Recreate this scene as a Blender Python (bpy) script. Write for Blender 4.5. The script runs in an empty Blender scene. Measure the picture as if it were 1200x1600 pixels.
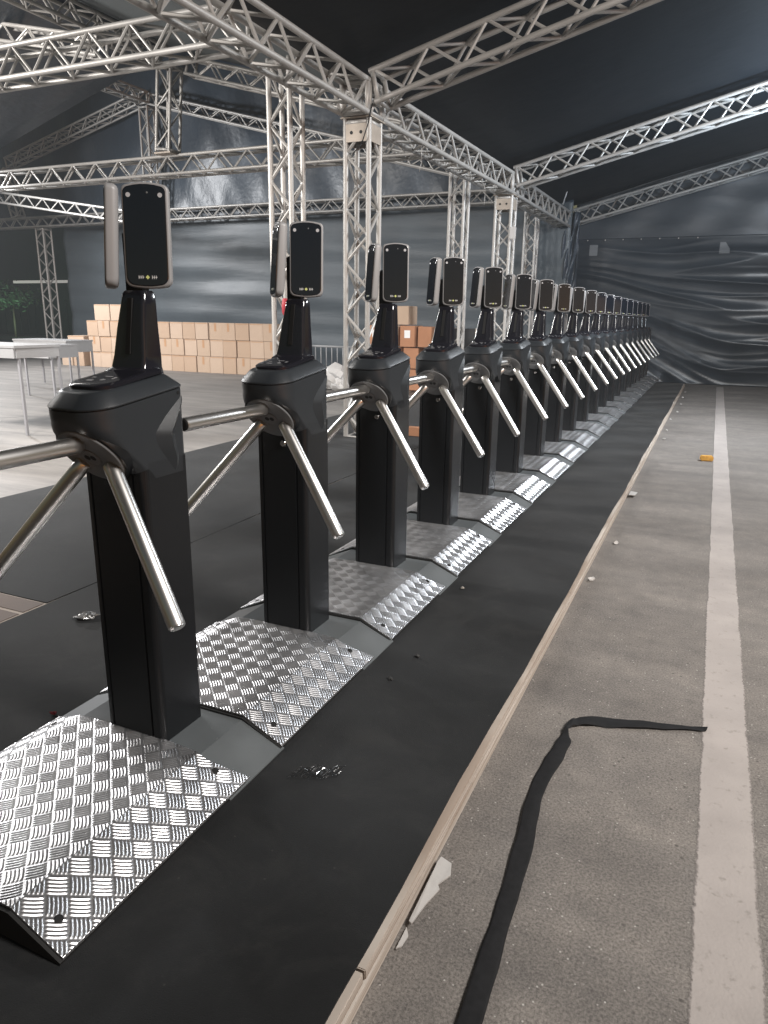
import bpy, bmesh, math, random
import numpy as np
from mathutils import Vector, Matrix, noise
random.seed(7)
sc = bpy.context.scene
C = sc.collection
R = math.radians
PI = math.pi

# ------------------------------------------------------------------ camera
F_PX, YAW, PITCH, ROLL, CAM_Z = 1119.3, 0.4208, 0.2670, 0.0140, 1.299
def make_camera():
    cy, sy, cp, sp = math.cos(YAW), math.sin(YAW), math.cos(PITCH), math.sin(PITCH)
    fwd = Vector((-sy*cp, cy*cp, -sp)); right = Vector((cy, sy, 0)); up = right.cross(fwd)
    c, s = math.cos(ROLL), math.sin(ROLL)
    r2 = c*right + s*up; u2 = -s*right + c*up
    m = Matrix(((r2.x, u2.x, -fwd.x, 0), (r2.y, u2.y, -fwd.y, 0), (r2.z, u2.z, -fwd.z, CAM_Z), (0, 0, 0, 1)))
    cam = bpy.data.cameras.new('camera'); o = bpy.data.objects.new('camera', cam); C.objects.link(o)
    o.matrix_world = m
    cam.sensor_fit = 'HORIZONTAL'; cam.sensor_width = 36; cam.lens = F_PX/1200*36
    cam.clip_start = 0.05; cam.clip_end = 600
    sc.camera = o
make_camera()

# ------------------------------------------------------------------ world and lamps (night, floodlit)
w = bpy.data.worlds.new('World'); sc.world = w; w.use_nodes = True
nt = w.node_tree
sky = nt.nodes.new('ShaderNodeTexSky'); sky.sky_type = 'NISHITA'; sky.sun_disc = False
sky.sun_elevation = R(1.0); sky.sun_rotation = R(120)
bg = nt.nodes['Background']; bg.inputs['Strength'].default_value = 0.12
nt.links.new(sky.outputs[0], bg.inputs['Color'])

def lamp(name, loc, target, watts, size, col, size_y=None, spread=180):
    l = bpy.data.lights.new(name, 'AREA'); l.energy = watts; l.color = col
    l.shape = 'RECTANGLE'; l.size = size; l.size_y = size_y or size; l.spread = R(spread)
    o = bpy.data.objects.new(name, l); C.objects.link(o); o.location = loc
    o.rotation_euler = (Vector(target)-Vector(loc)).to_track_quat('-Z', 'Y').to_euler()
    return o
lamp('floodlight_hall', (-15.8, 10.2, 4.3), (-9.2, 11.8, 0.9), 780, 0.8, (0.97, 0.98, 1.0), spread=178)
lamp('floodlight_hall', (-10.6, 3.0, 4.3), (-8.6, 11.0, 0.0), 760, 0.8, (1.0, 0.96, 0.92), spread=170)
lamp('floodlight_hall', (-5.6, 3.4, 3.4), (-4.9, 5.4, 0.0), 190, 1.0, (1.0, 0.97, 0.94), spread=150)
lamp('floodlight_tent', (1.9, 11.0, 2.9), (0.7, 11.8, 4.7), 230, 0.5, (0.70, 0.85, 1.0), spread=160)
lamp('floodlight_tent', (2.0, 9.0, 4.1), (-1.6, 9.4, 0.4), 330, 0.9, (0.90, 0.95, 1.0), spread=150)
lamp('floodlight_entry', (3.0, 1.2, 4.4), (-0.8, 6.0, 0.0), 400, 1.2, (1.0, 0.95, 0.90), spread=150)

vs = sc.view_settings
vs.view_transform = 'Standard'; vs.look = 'None'; vs.exposure = 0.0; vs.gamma = 1.0; vs.use_curve_mapping = False

# ------------------------------------------------------------------ materials
def mat(name, col, rough=0.5, metal=0.0, spec=0.5, noise=None, bump=None, coat=0.0, emit=None):
    """noise = (scale, amount, detail) varies the colour; bump = (scale, strength, stretch) roughens the surface."""
    m = bpy.data.materials.new(name); m.use_nodes = True
    n = m.node_tree.nodes; l = m.node_tree.links; b = n['Principled BSDF']
    b.inputs['Base Color'].default_value = (*col, 1); b.inputs['Roughness'].default_value = rough
    b.inputs['Metallic'].default_value = metal; b.inputs['Specular IOR Level'].default_value = spec
    b.inputs['Coat Weight'].default_value = coat; b.inputs['Coat Roughness'].default_value = 0.08
    tc = n.new('ShaderNodeTexCoord')
    if noise:
        t = n.new('ShaderNodeTexNoise'); t.inputs['Scale'].default_value = noise[0]; t.inputs['Detail'].default_value = noise[2] if len(noise) > 2 else 5
        l.new(tc.outputs['Object'], t.inputs['Vector'])
        r = n.new('ShaderNodeValToRGB'); a = noise[1]
        r.color_ramp.elements[0].position = 0.3; r.color_ramp.elements[1].position = 0.7
        r.color_ramp.elements[0].color = (*[c*(1-a) for c in col], 1); r.color_ramp.elements[1].color = (*[min(1, c*(1+a)) for c in col], 1)
        l.new(t.outputs['Fac'], r.inputs['Fac']); l.new(r.outputs['Color'], b.inputs['Base Color'])
        mr = n.new('ShaderNodeMapRange'); mr.inputs['To Min'].default_value = max(0.02, rough-0.07); mr.inputs['To Max'].default_value = min(1, rough+0.07)
        l.new(t.outputs['Fac'], mr.inputs['Value']); l.new(mr.outputs['Result'], b.inputs['Roughness'])
    if bump:
        mp = n.new('ShaderNodeMapping'); l.new(tc.outputs['Object'], mp.inputs['Vector'])
        mp.inputs['Scale'].default_value = bump[2] if len(bump) > 2 else (1, 1, 1)
        t2 = n.new('ShaderNodeTexNoise'); t2.inputs['Scale'].default_value = bump[0]; t2.inputs['Detail'].default_value = 6
        l.new(mp.outputs['Vector'], t2.inputs['Vector'])
        bn = n.new('ShaderNodeBump'); bn.inputs['Strength'].default_value = bump[1]; bn.inputs['Distance'].default_value = bump[3] if len(bump) > 3 else 0.01
        l.new(t2.outputs['Fac'], bn.inputs['Height']); l.new(bn.outputs['Normal'], b.inputs['Normal'])
    if emit:
        b.inputs['Emission Color'].default_value = (*emit[0], 1); b.inputs['Emission Strength'].default_value = emit[1]
    return m

M = {}
M['powder'] = mat('black_powder_coat', (0.007, 0.008, 0.0095), 0.33, spec=0.4, bump=(420, 0.10))
M['plastic'] = mat('charcoal_plastic', (0.020, 0.0235, 0.0275), 0.38, spec=0.5, bump=(600, 0.10))
M['gloss'] = mat('gloss_black', (0.012, 0.012, 0.016), 0.13, spec=0.8)
M['glass'] = mat('screen_glass', (0.007, 0.009, 0.014), 0.05, spec=0.8)
M['hub'] = mat('hub_grey', (0.15, 0.156, 0.162), 0.6, spec=0.3)
M['void'] = mat('black_void', (0.004, 0.004, 0.004), 0.7)
M['frame'] = mat('grey_frame', (0.26, 0.26, 0.265), 0.42, spec=0.5)
M['lens'] = mat('lens_white', (0.48, 0.48, 0.50), 0.25)
M['mark'] = mat('logo_white', (0.72, 0.72, 0.72), 0.4)
M['mark_y'] = mat('logo_yellow', (0.62, 0.66, 0.25), 0.4)
M['steel'] = mat('brushed_stainless', (0.80, 0.78, 0.755), 0.34, metal=1.0)
M['chrome'] = mat('polished_lock', (0.75, 0.75, 0.75), 0.15, metal=1.0)
M['tread'] = mat('tread_aluminium', (0.64, 0.64, 0.655), 0.33, metal=0.92, noise=(7, 0.26, 10))
M['base'] = mat('grey_painted_steel', (0.105, 0.115, 0.12), 0.40, spec=0.5, noise=(6, 0.12))
M['rubber'] = mat('black_rubber', (0.008, 0.008, 0.008), 0.6)
M['alu'] = mat('truss_aluminium', (0.385, 0.37, 0.35), 0.50, metal=0.35, noise=(3.0, 0.10))
M['alu_d'] = mat('truss_gusset', (0.36, 0.31, 0.26), 0.55, metal=0.2, noise=(8, 0.15))
M['roof'] = mat('black_roof_tarp', (0.0055, 0.008, 0.0112), 0.55, spec=0.22, bump=(1.3, 0.35, (1, 1, 1), 0.05))
M['roof_grey'] = mat('grey_roof_sheet', (0.11, 0.125, 0.13), 0.6, noise=(0.6, 0.15), bump=(1.2, 0.3, (1, 1, 1), 0.05))
M['card'] = mat('cardboard', (0.44, 0.325, 0.24), 0.8, spec=0.2, noise=(2.2, 0.07))
M['card_b'] = mat('cardboard_pale', (0.465, 0.35, 0.265), 0.8, spec=0.2, noise=(2.2, 0.07))
M['card_c'] = mat('cardboard_brown', (0.42, 0.30, 0.215), 0.8, spec=0.2, noise=(2.2, 0.07))
M['card2'] = mat('cardboard_red', (0.40, 0.20, 0.115), 0.8, spec=0.2, noise=(2.2, 0.10))
M['tape_c'] = mat('box_tape', (0.40, 0.225, 0.12), 0.45)
M['white'] = mat('white_laminate', (0.36, 0.36, 0.365), 0.45, noise=(5, 0.04))
M['legm'] = mat('white_metal_legs', (0.30, 0.30, 0.315), 0.4)
M['label'] = mat('white_label', (0.75, 0.75, 0.75), 0.5)
M['poly'] = mat('white_polythene', (0.47, 0.455, 0.44), 0.45, bump=(30, 0.4))
M['foil'] = mat('crumpled_foil', (0.8, 0.8, 0.8), 0.18, metal=0.9)
M['yellow'] = mat('yellow_sponge', (0.50, 0.27, 0.05), 0.8, noise=(60, 0.2))
M['red'] = mat('red_cloth', (0.30, 0.015, 0.025), 0.6)
M['ribbon'] = mat('black_ribbon', (0.010, 0.010, 0.011), 0.75, spec=0.25, noise=(60, 0.3))
M['crumb'] = mat('grit', (0.30, 0.28, 0.25), 0.8)
M['crumb_d'] = mat('dark_grit', (0.03, 0.03, 0.03), 0.7)
M['fence_g'] = mat('dark_green_fence', (0.02, 0.045, 0.035), 0.5)
M['leaf'] = mat('leaves', (0.05, 0.09, 0.045), 0.6)
M['tube'] = mat('tube_light', (0.8, 0.8, 0.8), 0.4, emit=((1, 0.97, 0.9), 0.28))
M['case'] = mat('black_case', (0.008, 0.008, 0.009), 0.5)
M['patch'] = mat('grey_patch_tape', (0.16, 0.17, 0.18), 0.5)

def clear_film():
    m = bpy.data.materials.new('clear_film'); m.use_nodes = True
    n = m.node_tree.nodes; l = m.node_tree.links
    tr = n.new('ShaderNodeBsdfTransparent'); gl = n.new('ShaderNodeBsdfGlossy'); gl.inputs['Roughness'].default_value = 0.12
    tr.inputs['Color'].default_value = (0.85, 0.85, 0.85, 1)
    mx = n.new('ShaderNodeMixShader'); mx.inputs['Fac'].default_value = 0.16
    l.new(tr.outputs[0], mx.inputs[1]); l.new(gl.outputs[0], mx.inputs[2]); l.new(mx.outputs[0], n['Material Output'].inputs['Surface'])
    return m
M['film'] = clear_film()

def tarp_mat(name, col, rough, stretch, scale, strength, dist):
    m = mat(name, col, rough, spec=0.5, noise=(0.8, 0.18))
    n = m.node_tree.nodes; l = m.node_tree.links; b = n['Principled BSDF']
    tc = n.new('ShaderNodeTexCoord'); mp = n.new('ShaderNodeMapping'); mp.inputs['Scale'].default_value = stretch
    l.new(tc.outputs['Object'], mp.inputs['Vector'])
    t = n.new('ShaderNodeTexNoise'); t.inputs['Scale'].default_value = scale; t.inputs['Detail'].default_value = 5; t.inputs['Distortion'].default_value = 0.25
    l.new(mp.outputs['Vector'], t.inputs['Vector'])
    t3 = n.new('ShaderNodeTexNoise'); t3.inputs['Scale'].default_value = 9; t3.inputs['Detail'].default_value = 4
    l.new(tc.outputs['Object'], t3.inputs['Vector'])
    ad = n.new('ShaderNodeMath'); ad.operation = 'MULTIPLY_ADD'; ad.inputs[1].default_value = 0.18
    l.new(t3.outputs['Fac'], ad.inputs[0]); l.new(t.outputs['Fac'], ad.inputs[2])
    bn = n.new('ShaderNodeBump'); bn.inputs['Strength'].default_value = strength; bn.inputs['Distance'].default_value = dist
    l.new(ad.outputs[0], bn.inputs['Height']); l.new(bn.outputs['Normal'], b.inputs['Normal'])
    return m
M['tarp_wall'] = tarp_mat('slate_tarp', (0.066, 0.080, 0.091), 0.46, (0.35, 1, 3.6), 1.7, 0.3, 0.03)
M['tarp_gable'] = tarp_mat('blue_black_tarp', (0.032, 0.043, 0.058), 0.40, (1.2, 1, 0.5), 1.4, 0.5, 0.07)
M['tarp_far'] = tarp_mat('black_far_tarp', (0.028, 0.035, 0.044), 0.33, (0.35, 1, 1.8), 1.6, 0.16, 0.04)
M['tarp_up'] = tarp_mat('black_upper_tarp', (0.040, 0.048, 0.058), 0.42, (0.8, 1, 2.2), 2.2, 0.25, 0.03)

def ground_mat():
    m = bpy.data.materials.new('asphalt'); m.use_nodes = True
    n = m.node_tree.nodes; l = m.node_tree.links; b = n['Principled BSDF']
    tc = n.new('ShaderNodeTexCoord')
    def noise(s, d=6, rough=0.6, vec=None):
        t = n.new('ShaderNodeTexNoise'); t.inputs['Scale'].default_value = s; t.inputs['Detail'].default_value = d; t.inputs['Roughness'].default_value = rough
        l.new(vec or tc.outputs['Object'], t.inputs['Vector']); return t
    def ramp(src, p0, c0, p1, c1):
        r = n.new('ShaderNodeValToRGB'); e = r.color_ramp.elements
        e[0].position = p0; e[0].color = (*c0, 1); e[1].position = p1; e[1].color = (*c1, 1); l.new(src, r.inputs['Fac']); return r
    def mix(kind, fac, a, bb):
        x = n.new('ShaderNodeMixRGB'); x.blend_type = kind
        if isinstance(fac, float): x.inputs[0].default_value = fac
        else: l.new(fac, x.inputs[0])
        l.new(a, x.inputs[1]); l.new(bb, x.inputs[2]); return x
    big = ramp(noise(0.9).outputs['Fac'], 0.3, (0.162, 0.148, 0.135), 0.72, (0.226, 0.208, 0.191))
    med = ramp(noise(9, 7, 0.7).outputs['Fac'], 0.32, (0.80, 0.80, 0.81), 0.68, (1.10, 1.09, 1.08))
    fine = ramp(noise(150, 5, 0.85).outputs['Fac'], 0.38, (0.50, 0.50, 0.50), 0.62, (1.38, 1.38, 1.38))
    c = mix('MULTIPLY', 1.0, big.outputs[0], med.outputs[0]); c = mix('MULTIPLY', 1.0, c.outputs[0], fine.outputs[0])
    # long drag streaks across the lanes
    mp = n.new('ShaderNodeMapping'); mp.inputs['Scale'].default_value = (0.25, 2.2, 1); l.new(tc.outputs['Object'], mp.inputs['Vector'])
    st = ramp(noise(1.6, 5, 0.6, mp.outputs['Vector']).outputs['Fac'], 0.35, (0.80, 0.80, 0.81), 0.65, (1.12, 1.11, 1.10))
    c = mix('MULTIPLY', 0.8, c.outputs[0], st.outputs[0])
    # pale grit
    v = n.new('ShaderNodeTexVoronoi'); v.inputs['Scale'].default_value = 58; l.new(tc.outputs['Object'], v.inputs['Vector'])
    g = ramp(v.outputs['Distance'], 0.09, (1, 1, 1), 0.16, (0, 0, 0))
    sel = ramp(noise(31, 2).outputs['Fac'], 0.52, (0, 0, 0), 0.57, (0.85, 0.85, 0.85))
    gm = mix('MULTIPLY', 1.0, g.outputs[0], sel.outputs[0])
    pale = n.new('ShaderNodeRGB'); pale.outputs[0].default_value = (0.50, 0.48, 0.45, 1)
    c = mix('MIX', gm.outputs[0], c.outputs[0], pale.outputs[0])
    # dark pits
    v2 = n.new('ShaderNodeTexVoronoi'); v2.inputs['Scale'].default_value = 27; v2.inputs['Randomness'].default_value = 1.0; l.new(tc.outputs['Object'], v2.inputs['Vector'])
    g2 = ramp(v2.outputs['Distance'], 0.08, (0.7, 0.7, 0.7), 0.17, (0, 0, 0)); sel2 = ramp(noise(9, 3).outputs['Fac'], 0.50, (0, 0, 0), 0.56, (1, 1, 1))
    gm2 = mix('MULTIPLY', 1.0, g2.outputs[0], sel2.outputs[0]); pit = n.new('ShaderNodeRGB'); pit.outputs[0].default_value = (0.055, 0.05, 0.046, 1)
    c = mix('MIX', gm2.outputs[0], c.outputs[0], pit.outputs[0])
    # dark stains
    sm = ramp(noise(3.1, 8, 0.75).outputs['Fac'], 0.63, (0, 0, 0), 0.74, (0.55, 0.55, 0.55))
    dk = n.new('ShaderNodeRGB'); dk.outputs[0].default_value = (0.07, 0.065, 0.06, 1)
    c = mix('MIX', sm.outputs[0], c.outputs[0], dk.outputs[0])
    l.new(c.outputs[0], b.inputs['Base Color']); b.inputs['Roughness'].default_value = 0.78; b.inputs['Specular IOR Level'].default_value = 0.35
    bn = n.new('ShaderNodeBump'); bn.inputs['Strength'].default_value = 0.5; bn.inputs['Distance'].default_value = 0.004
    l.new(noise(150, 4, 0.7).outputs['Fac'], bn.inputs['Height']); l.new(bn.outputs['Normal'], b.inputs['Normal'])
    return m
M['ground'] = ground_mat()

def concrete_mat():
    m = mat('hall_concrete', (0.205, 0.193, 0.181), 0.65, spec=0.3, noise=(0.7, 0.16, 8), bump=(60, 0.2, (1, 1, 1), 0.003))
    n = m.node_tree.nodes; l = m.node_tree.links; b = n['Principled BSDF']; src = b.inputs['Base Color'].links[0].from_socket
    tc = n.new('ShaderNodeTexCoord'); mp = n.new('ShaderNodeMapping'); mp.inputs['Scale'].default_value = (0.3, 1.6, 1); mp.inputs['Rotation'].default_value = (0, 0, 0.15); l.new(tc.outputs['Object'], mp.inputs['Vector'])
    t = n.new('ShaderNodeTexNoise'); t.inputs['Scale'].default_value = 2.2; t.inputs['Detail'].default_value = 8; t.inputs['Roughness'].default_value = 0.7; l.new(mp.outputs['Vector'], t.inputs['Vector'])
    r = n.new('ShaderNodeValToRGB'); r.color_ramp.elements[0].position = 0.36; r.color_ramp.elements[1].position = 0.62
    r.color_ramp.elements[0].color = (0.68, 0.68, 0.69, 1); r.color_ramp.elements[1].color = (1.08, 1.07, 1.06, 1); l.new(t.outputs['Fac'], r.inputs['Fac'])
    x = n.new('ShaderNodeMixRGB'); x.blend_type = 'MULTIPLY'; x.inputs[0].default_value = 1.0; l.new(src, x.inputs[1]); l.new(r.outputs['Color'], x.inputs[2]); l.new(x.outputs[0], b.inputs['Base Color'])
    return m
M['concrete'] = concrete_mat()

def worn_line_mat():
    m = mat('worn_white_paint', (0.335, 0.302, 0.283), 0.7, noise=(5, 0.10, 8))
    n = m.node_tree.nodes; l = m.node_tree.links; b = n['Principled BSDF']
    src = b.inputs['Base Color'].links[0].from_socket
    tc = n.new('ShaderNodeTexCoord'); t = n.new('ShaderNodeTexNoise'); t.inputs['Scale'].default_value = 26; t.inputs['Detail'].default_value = 8; t.inputs['Roughness'].default_value = 0.72
    l.new(tc.outputs['Object'], t.inputs['Vector'])
    r = n.new('ShaderNodeValToRGB'); r.color_ramp.elements[0].position = 0.57; r.color_ramp.elements[1].position = 0.66
    r.color_ramp.elements[0].color = (0, 0, 0, 1); r.color_ramp.elements[1].color = (0.75, 0.75, 0.75, 1); l.new(t.outputs['Fac'], r.inputs['Fac'])
    x = n.new('ShaderNodeMixRGB'); l.new(r.outputs['Color'], x.inputs[0]); l.new(src, x.inputs[1]); x.inputs[2].default_value = (0.22, 0.20, 0.18, 1)
    l.new(x.outputs[0], b.inputs['Base Color'])
    t2 = n.new('ShaderNodeTexNoise'); t2.inputs['Scale'].default_value = 120; l.new(tc.outputs['Object'], t2.inputs['Vector'])
    bn = n.new('ShaderNodeBump'); bn.inputs['Strength'].default_value = 0.4; bn.inputs['Distance'].default_value = 0.003
    l.new(t2.outputs['Fac'], bn.inputs['Height']); l.new(bn.outputs['Normal'], b.inputs['Normal'])
    return m
def fade_line_edges(m):
    n = m.node_tree.nodes; l = m.node_tree.links; b = n['Principled BSDF']; out = n['Material Output']
    tc = n.new('ShaderNodeTexCoord'); sp = n.new('ShaderNodeSeparateXYZ'); l.new(tc.outputs['Object'], sp.inputs[0])
    def math_(op, a, b_):
        x = n.new('ShaderNodeMath'); x.operation = op
        for k, v in enumerate((a, b_)):
            if v is None: continue
            if isinstance(v, float): x.inputs[k].default_value = v
            else: l.new(v, x.inputs[k])
        return x.outputs[0]
    d = math_('ABSOLUTE', math_('SUBTRACT', sp.outputs['X'], 0.1775), None)
    t = n.new('ShaderNodeTexNoise'); t.inputs['Scale'].default_value = 55; t.inputs['Detail'].default_value = 7; t.inputs['Roughness'].default_value = 0.75; l.new(tc.outputs['Object'], t.inputs['Vector'])
    t2 = n.new('ShaderNodeTexNoise'); t2.inputs['Scale'].default_value = 3.5; t2.inputs['Detail'].default_value = 2; l.new(tc.outputs['Object'], t2.inputs['Vector'])
    e = math_('ADD', d, math_('MULTIPLY', t.outputs['Fac'], 0.022)); e = math_('ADD', e, math_('MULTIPLY', t2.outputs['Fac'], 0.018))
    r = n.new('ShaderNodeMapRange'); r.inputs['From Min'].default_value = 0.083; r.inputs['From Max'].default_value = 0.090; l.new(e, r.inputs['Value'])
    tr = n.new('ShaderNodeBsdfTransparent'); mx = n.new('ShaderNodeMixShader'); l.new(r.outputs['Result'], mx.inputs['Fac']); l.new(b.outputs[0], mx.inputs[1]); l.new(tr.outputs[0], mx.inputs[2])
    l.new(mx.outputs[0], out.inputs['Surface']); return m
M['line'] = fade_line_edges(worn_line_mat())

def carpet_mat():
    m = mat('black_carpet', (0.0125, 0.0132, 0.014), 0.78, spec=0.2, noise=(1.7, 0.6, 10), bump=(380, 0.5, (1, 1, 1), 0.003))
    n = m.node_tree.nodes; b = n['Principled BSDF']
    l = m.node_tree.links; src = b.inputs['Base Color'].links[0].from_socket; tc = n.new('ShaderNodeTexCoord')
    t = n.new('ShaderNodeTexNoise'); t.inputs['Scale'].default_value = 4.2; t.inputs['Detail'].default_value = 12; t.inputs['Roughness'].default_value = 0.72; t.inputs['Distortion'].default_value = 0.6
    l.new(tc.outputs['Object'], t.inputs['Vector']); r = n.new('ShaderNodeValToRGB'); r.color_ramp.elements[0].position = 0.50; r.color_ramp.elements[1].position = 0.80
    r.color_ramp.elements[0].color = (0, 0, 0, 1); r.color_ramp.elements[1].color = (0.30, 0.30, 0.30, 1); l.new(t.outputs['Fac'], r.inputs['Fac'])
    v = n.new('ShaderNodeTexVoronoi'); v.inputs['Scale'].default_value = 16; l.new(tc.outputs['Object'], v.inputs['Vector'])
    r2 = n.new('ShaderNodeValToRGB'); r2.color_ramp.elements[0].position = 0.03; r2.color_ramp.elements[1].position = 0.06; r2.color_ramp.elements[0].color = (0.5, 0.5, 0.5, 1); r2.color_ramp.elements[1].color = (0, 0, 0, 1); l.new(v.outputs['Distance'], r2.inputs['Fac'])
    ad = n.new('ShaderNodeMixRGB'); ad.blend_type = 'LIGHTEN'; ad.inputs[0].default_value = 1; l.new(r.outputs['Color'], ad.inputs[1]); l.new(r2.outputs['Color'], ad.inputs[2])
    x = n.new('ShaderNodeMixRGB'); l.new(ad.outputs[0], x.inputs[0]); l.new(src, x.inputs[1]); x.inputs[2].default_value = (0.055, 0.053, 0.050, 1); l.new(x.outputs[0], b.inputs['Base Color'])
    b.inputs['Sheen Weight'].default_value = 0.05; b.inputs['Sheen Roughness'].default_value = 0.5
    return m
M['carpet'] = carpet_mat()

def ply_mat():
    m = mat('plywood_edge', (0.40, 0.31, 0.23), 0.75, spec=0.25)
    n = m.node_tree.nodes; l = m.node_tree.links; b = n['Principled BSDF']
    tc = n.new('ShaderNodeTexCoord'); mp = n.new('ShaderNodeMapping'); mp.inputs['Scale'].default_value = (1, 1.2, 120)
    l.new(tc.outputs['Object'], mp.inputs['Vector'])
    t = n.new('ShaderNodeTexNoise'); t.inputs['Scale'].default_value = 1.4; t.inputs['Detail'].default_value = 6; t.inputs['Distortion'].default_value = 0.4
    l.new(mp.outputs['Vector'], t.inputs['Vector'])
    r = n.new('ShaderNodeValToRGB'); e = r.color_ramp.elements
    e[0].position = 0.35; e[0].color = (0.31, 0.25, 0.205, 1); e[1].position = 0.62; e[1].color = (0.50, 0.45, 0.40, 1)
    l.new(t.outputs['Fac'], r.inputs['Fac']); l.new(r.outputs['Color'], b.inputs['Base Color'])
    return m
M['ply'] = ply_mat()
M['ply_top'] = mat('brown_ply_board', (0.10, 0.068, 0.052), 0.7, noise=(3, 0.2))

# ------------------------------------------------------------------ mesh helpers
class MB:
    def __init__(s): s.v = []; s.f = []; s.sm = []
    def add(s, vs, fs, smooth=False):
        o = len(s.v); s.v += [tuple(p) for p in vs]; s.f += [tuple(i+o for i in f) for f in fs]; s.sm += [smooth]*len(fs)
    def box(s, x0, x1, y0, y1, z0, z1):
        s.add([(x0,y0,z0),(x1,y0,z0),(x1,y1,z0),(x0,y1,z0),(x0,y0,z1),(x1,y0,z1),(x1,y1,z1),(x0,y1,z1)],
              [(0,3,2,1),(4,5,6,7),(0,1,5,4),(1,2,6,5),(2,3,7,6),(3,0,4,7)])
    def tube(s, p0, p1, r, n=8, cap=True, r1=None):
        p0 = Vector(p0); p1 = Vector(p1); d = (p1-p0).normalized(); a = d.orthogonal().normalized(); b = d.cross(a); r1 = r if r1 is None else r1
        vs = [p0 + r*(math.cos(2*PI*i/n)*a + math.sin(2*PI*i/n)*b) for i in range(n)] + [p1 + r1*(math.cos(2*PI*i/n)*a + math.sin(2*PI*i/n)*b) for i in range(n)]
        s.add(vs, [(i, (i+1) % n, n+(i+1) % n, n+i) for i in range(n)], True)
        if cap: s.add(vs[:n], [tuple(range(n))[::-1]]); s.add(vs[n:], [tuple(range(n))])
    def lathe(s, c, axis, prof, n=28):
        """prof = [(radius, height along axis)]"""
        d = Vector(axis).normalized(); a = d.orthogonal().normalized(); b = d.cross(a); c = Vector(c); vs = []; fs = []
        for r, h in prof:
            vs += [c + d*h + r*(math.cos(2*PI*i/n)*a + math.sin(2*PI*i/n)*b) for i in range(n)]
        for k in range(len(prof)-1):
            fs += [(k*n+i, k*n+(i+1) % n, (k+1)*n+(i+1) % n, (k+1)*n+i) for i in range(n)]
        s.add(vs, fs, True)
        s.add(vs[:n], [tuple(range(n))[::-1]]); s.add(vs[-n:], [tuple(range(n))])
    def loft(s, rings, cap=True, smooth=True):
        n = len(rings[0]); vs = [p for r in rings for p in r]
        s.add(vs, [(k*n+i, k*n+(i+1) % n, (k+1)*n+(i+1) % n, (k+1)*n+i) for k in range(len(rings)-1) for i in range(n)], smooth)
        if cap: s.add(rings[0], [tuple(range(n))[::-1]]); s.add(rings[-1], [tuple(range(n))])
    def mesh(s, name, m):
        me = bpy.data.meshes.new(name); me.from_pydata(s.v, [], s.f); me.update()
        me.polygons.foreach_set('use_smooth', s.sm); me.materials.append(m)
        return me
    def build(s, name, m, parent=None, bevel=0.0, weld=True, auto=True):
        me = s.mesh(name, m)
        bm = bmesh.new(); bm.from_mesh(me)
        if weld: bmesh.ops.remove_doubles(bm, verts=bm.verts, dist=1e-5)
        if bevel:
            es = [e for e in bm.edges if len(e.link_faces) == 2 and e.calc_face_angle(0) > R(30)]
            bmesh.ops.bevel(bm, geom=es, offset=bevel, segments=2, affect='EDGES', clamp_overlap=True)
        bmesh.ops.recalc_face_normals(bm, faces=bm.faces)
        if auto:
            for e in bm.edges:
                e.smooth = not (len(e.link_faces) == 2 and e.calc_face_angle(0) > R(38))
        bm.to_mesh(me); bm.free(); me.update()
        o = bpy.data.objects.new(name, me); C.objects.link(o); o.parent = parent
        return o

def tag(o, label=None, cat=None, group=None, kind=None):
    if label: o['label'] = label
    if cat: o['category'] = cat
    if group: o['group'] = group
    if kind: o['kind'] = kind
    return o
def empty(name, loc=(0, 0, 0), rz=0):
    o = bpy.data.objects.new(name, None); C.objects.link(o); o.location = loc; o.rotation_euler = (0, 0, rz); o.empty_display_size = 0.1
    return o
def copy_tree(o, parent=None):
    c = o.copy(); C.objects.link(c); c.parent = parent
    for ch in list(o.children): copy_tree(ch, c)
    return c
def ordinal(i):
    a = 'first second third fourth fifth sixth seventh eighth ninth tenth eleventh twelfth thirteenth fourteenth fifteenth sixteenth seventeenth eighteenth nineteenth twentieth'.split()
    return a[i]
def rrect(x0, x1, y0, y1, radii, n=7):
    """rounded rectangle, radii for corners (x0y0, x1y0, x1y1, x0y1)"""
    pts = []
    for (cx, cy, r, a0) in ((x0, y0, radii[0], PI), (x1, y0, radii[1], 1.5*PI), (x1, y1, radii[2], 0), (x0, y1, radii[3], 0.5*PI)):
        ox = cx + r if cx == x0 else cx - r; oy = cy + r if cy == y0 else cy - r
        pts += [(ox + r*math.cos(a0 + 0.5*PI*i/n), oy + r*math.sin(a0 + 0.5*PI*i/n)) for i in range(n+1)]
    return pts

# ------------------------------------------------------------------ setting
def ground():
    g = MB(); g.add([(-75, -14, 0), (22, -14, 0), (22, 60, 0), (-75, 60, 0)], [(0, 1, 2, 3)])
    tag(g.build('asphalt_ground', M['ground']), kind='structure')
    h = MB(); h.add([(-40, -10, 0.004), (-4.36, -10, 0.004), (-4.36, 28, 0.004), (-40, 28, 0.004)], [(0, 1, 2, 3)])
    tag(h.build('hall_floor', M['concrete']), kind='structure')
    # painted bay line with uneven edges
    l = MB(); n = 150; vs = []
    rnd = random.Random(3)
    for i in range(n+1):
        y = 0.4 + (16.2-0.4)*(i/n)**1.5
        w1 = 0.005*math.sin(y*2.1) + 0.003*math.sin(y*5.7+1) + rnd.uniform(-0.004, 0.004); w2 = 0.004*math.sin(y*1.7+2) + rnd.uniform(-0.005, 0.005)
        vs += [(0.098+w1, y, 0.0022), (0.257+w2, y, 0.0022)]
    l.add(vs, [(2*i, 2*i+1, 2*i+3, 2*i+2) for i in range(n)])
    tag(l.build('road_marking', M['line']), kind='structure')
ground()

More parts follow.
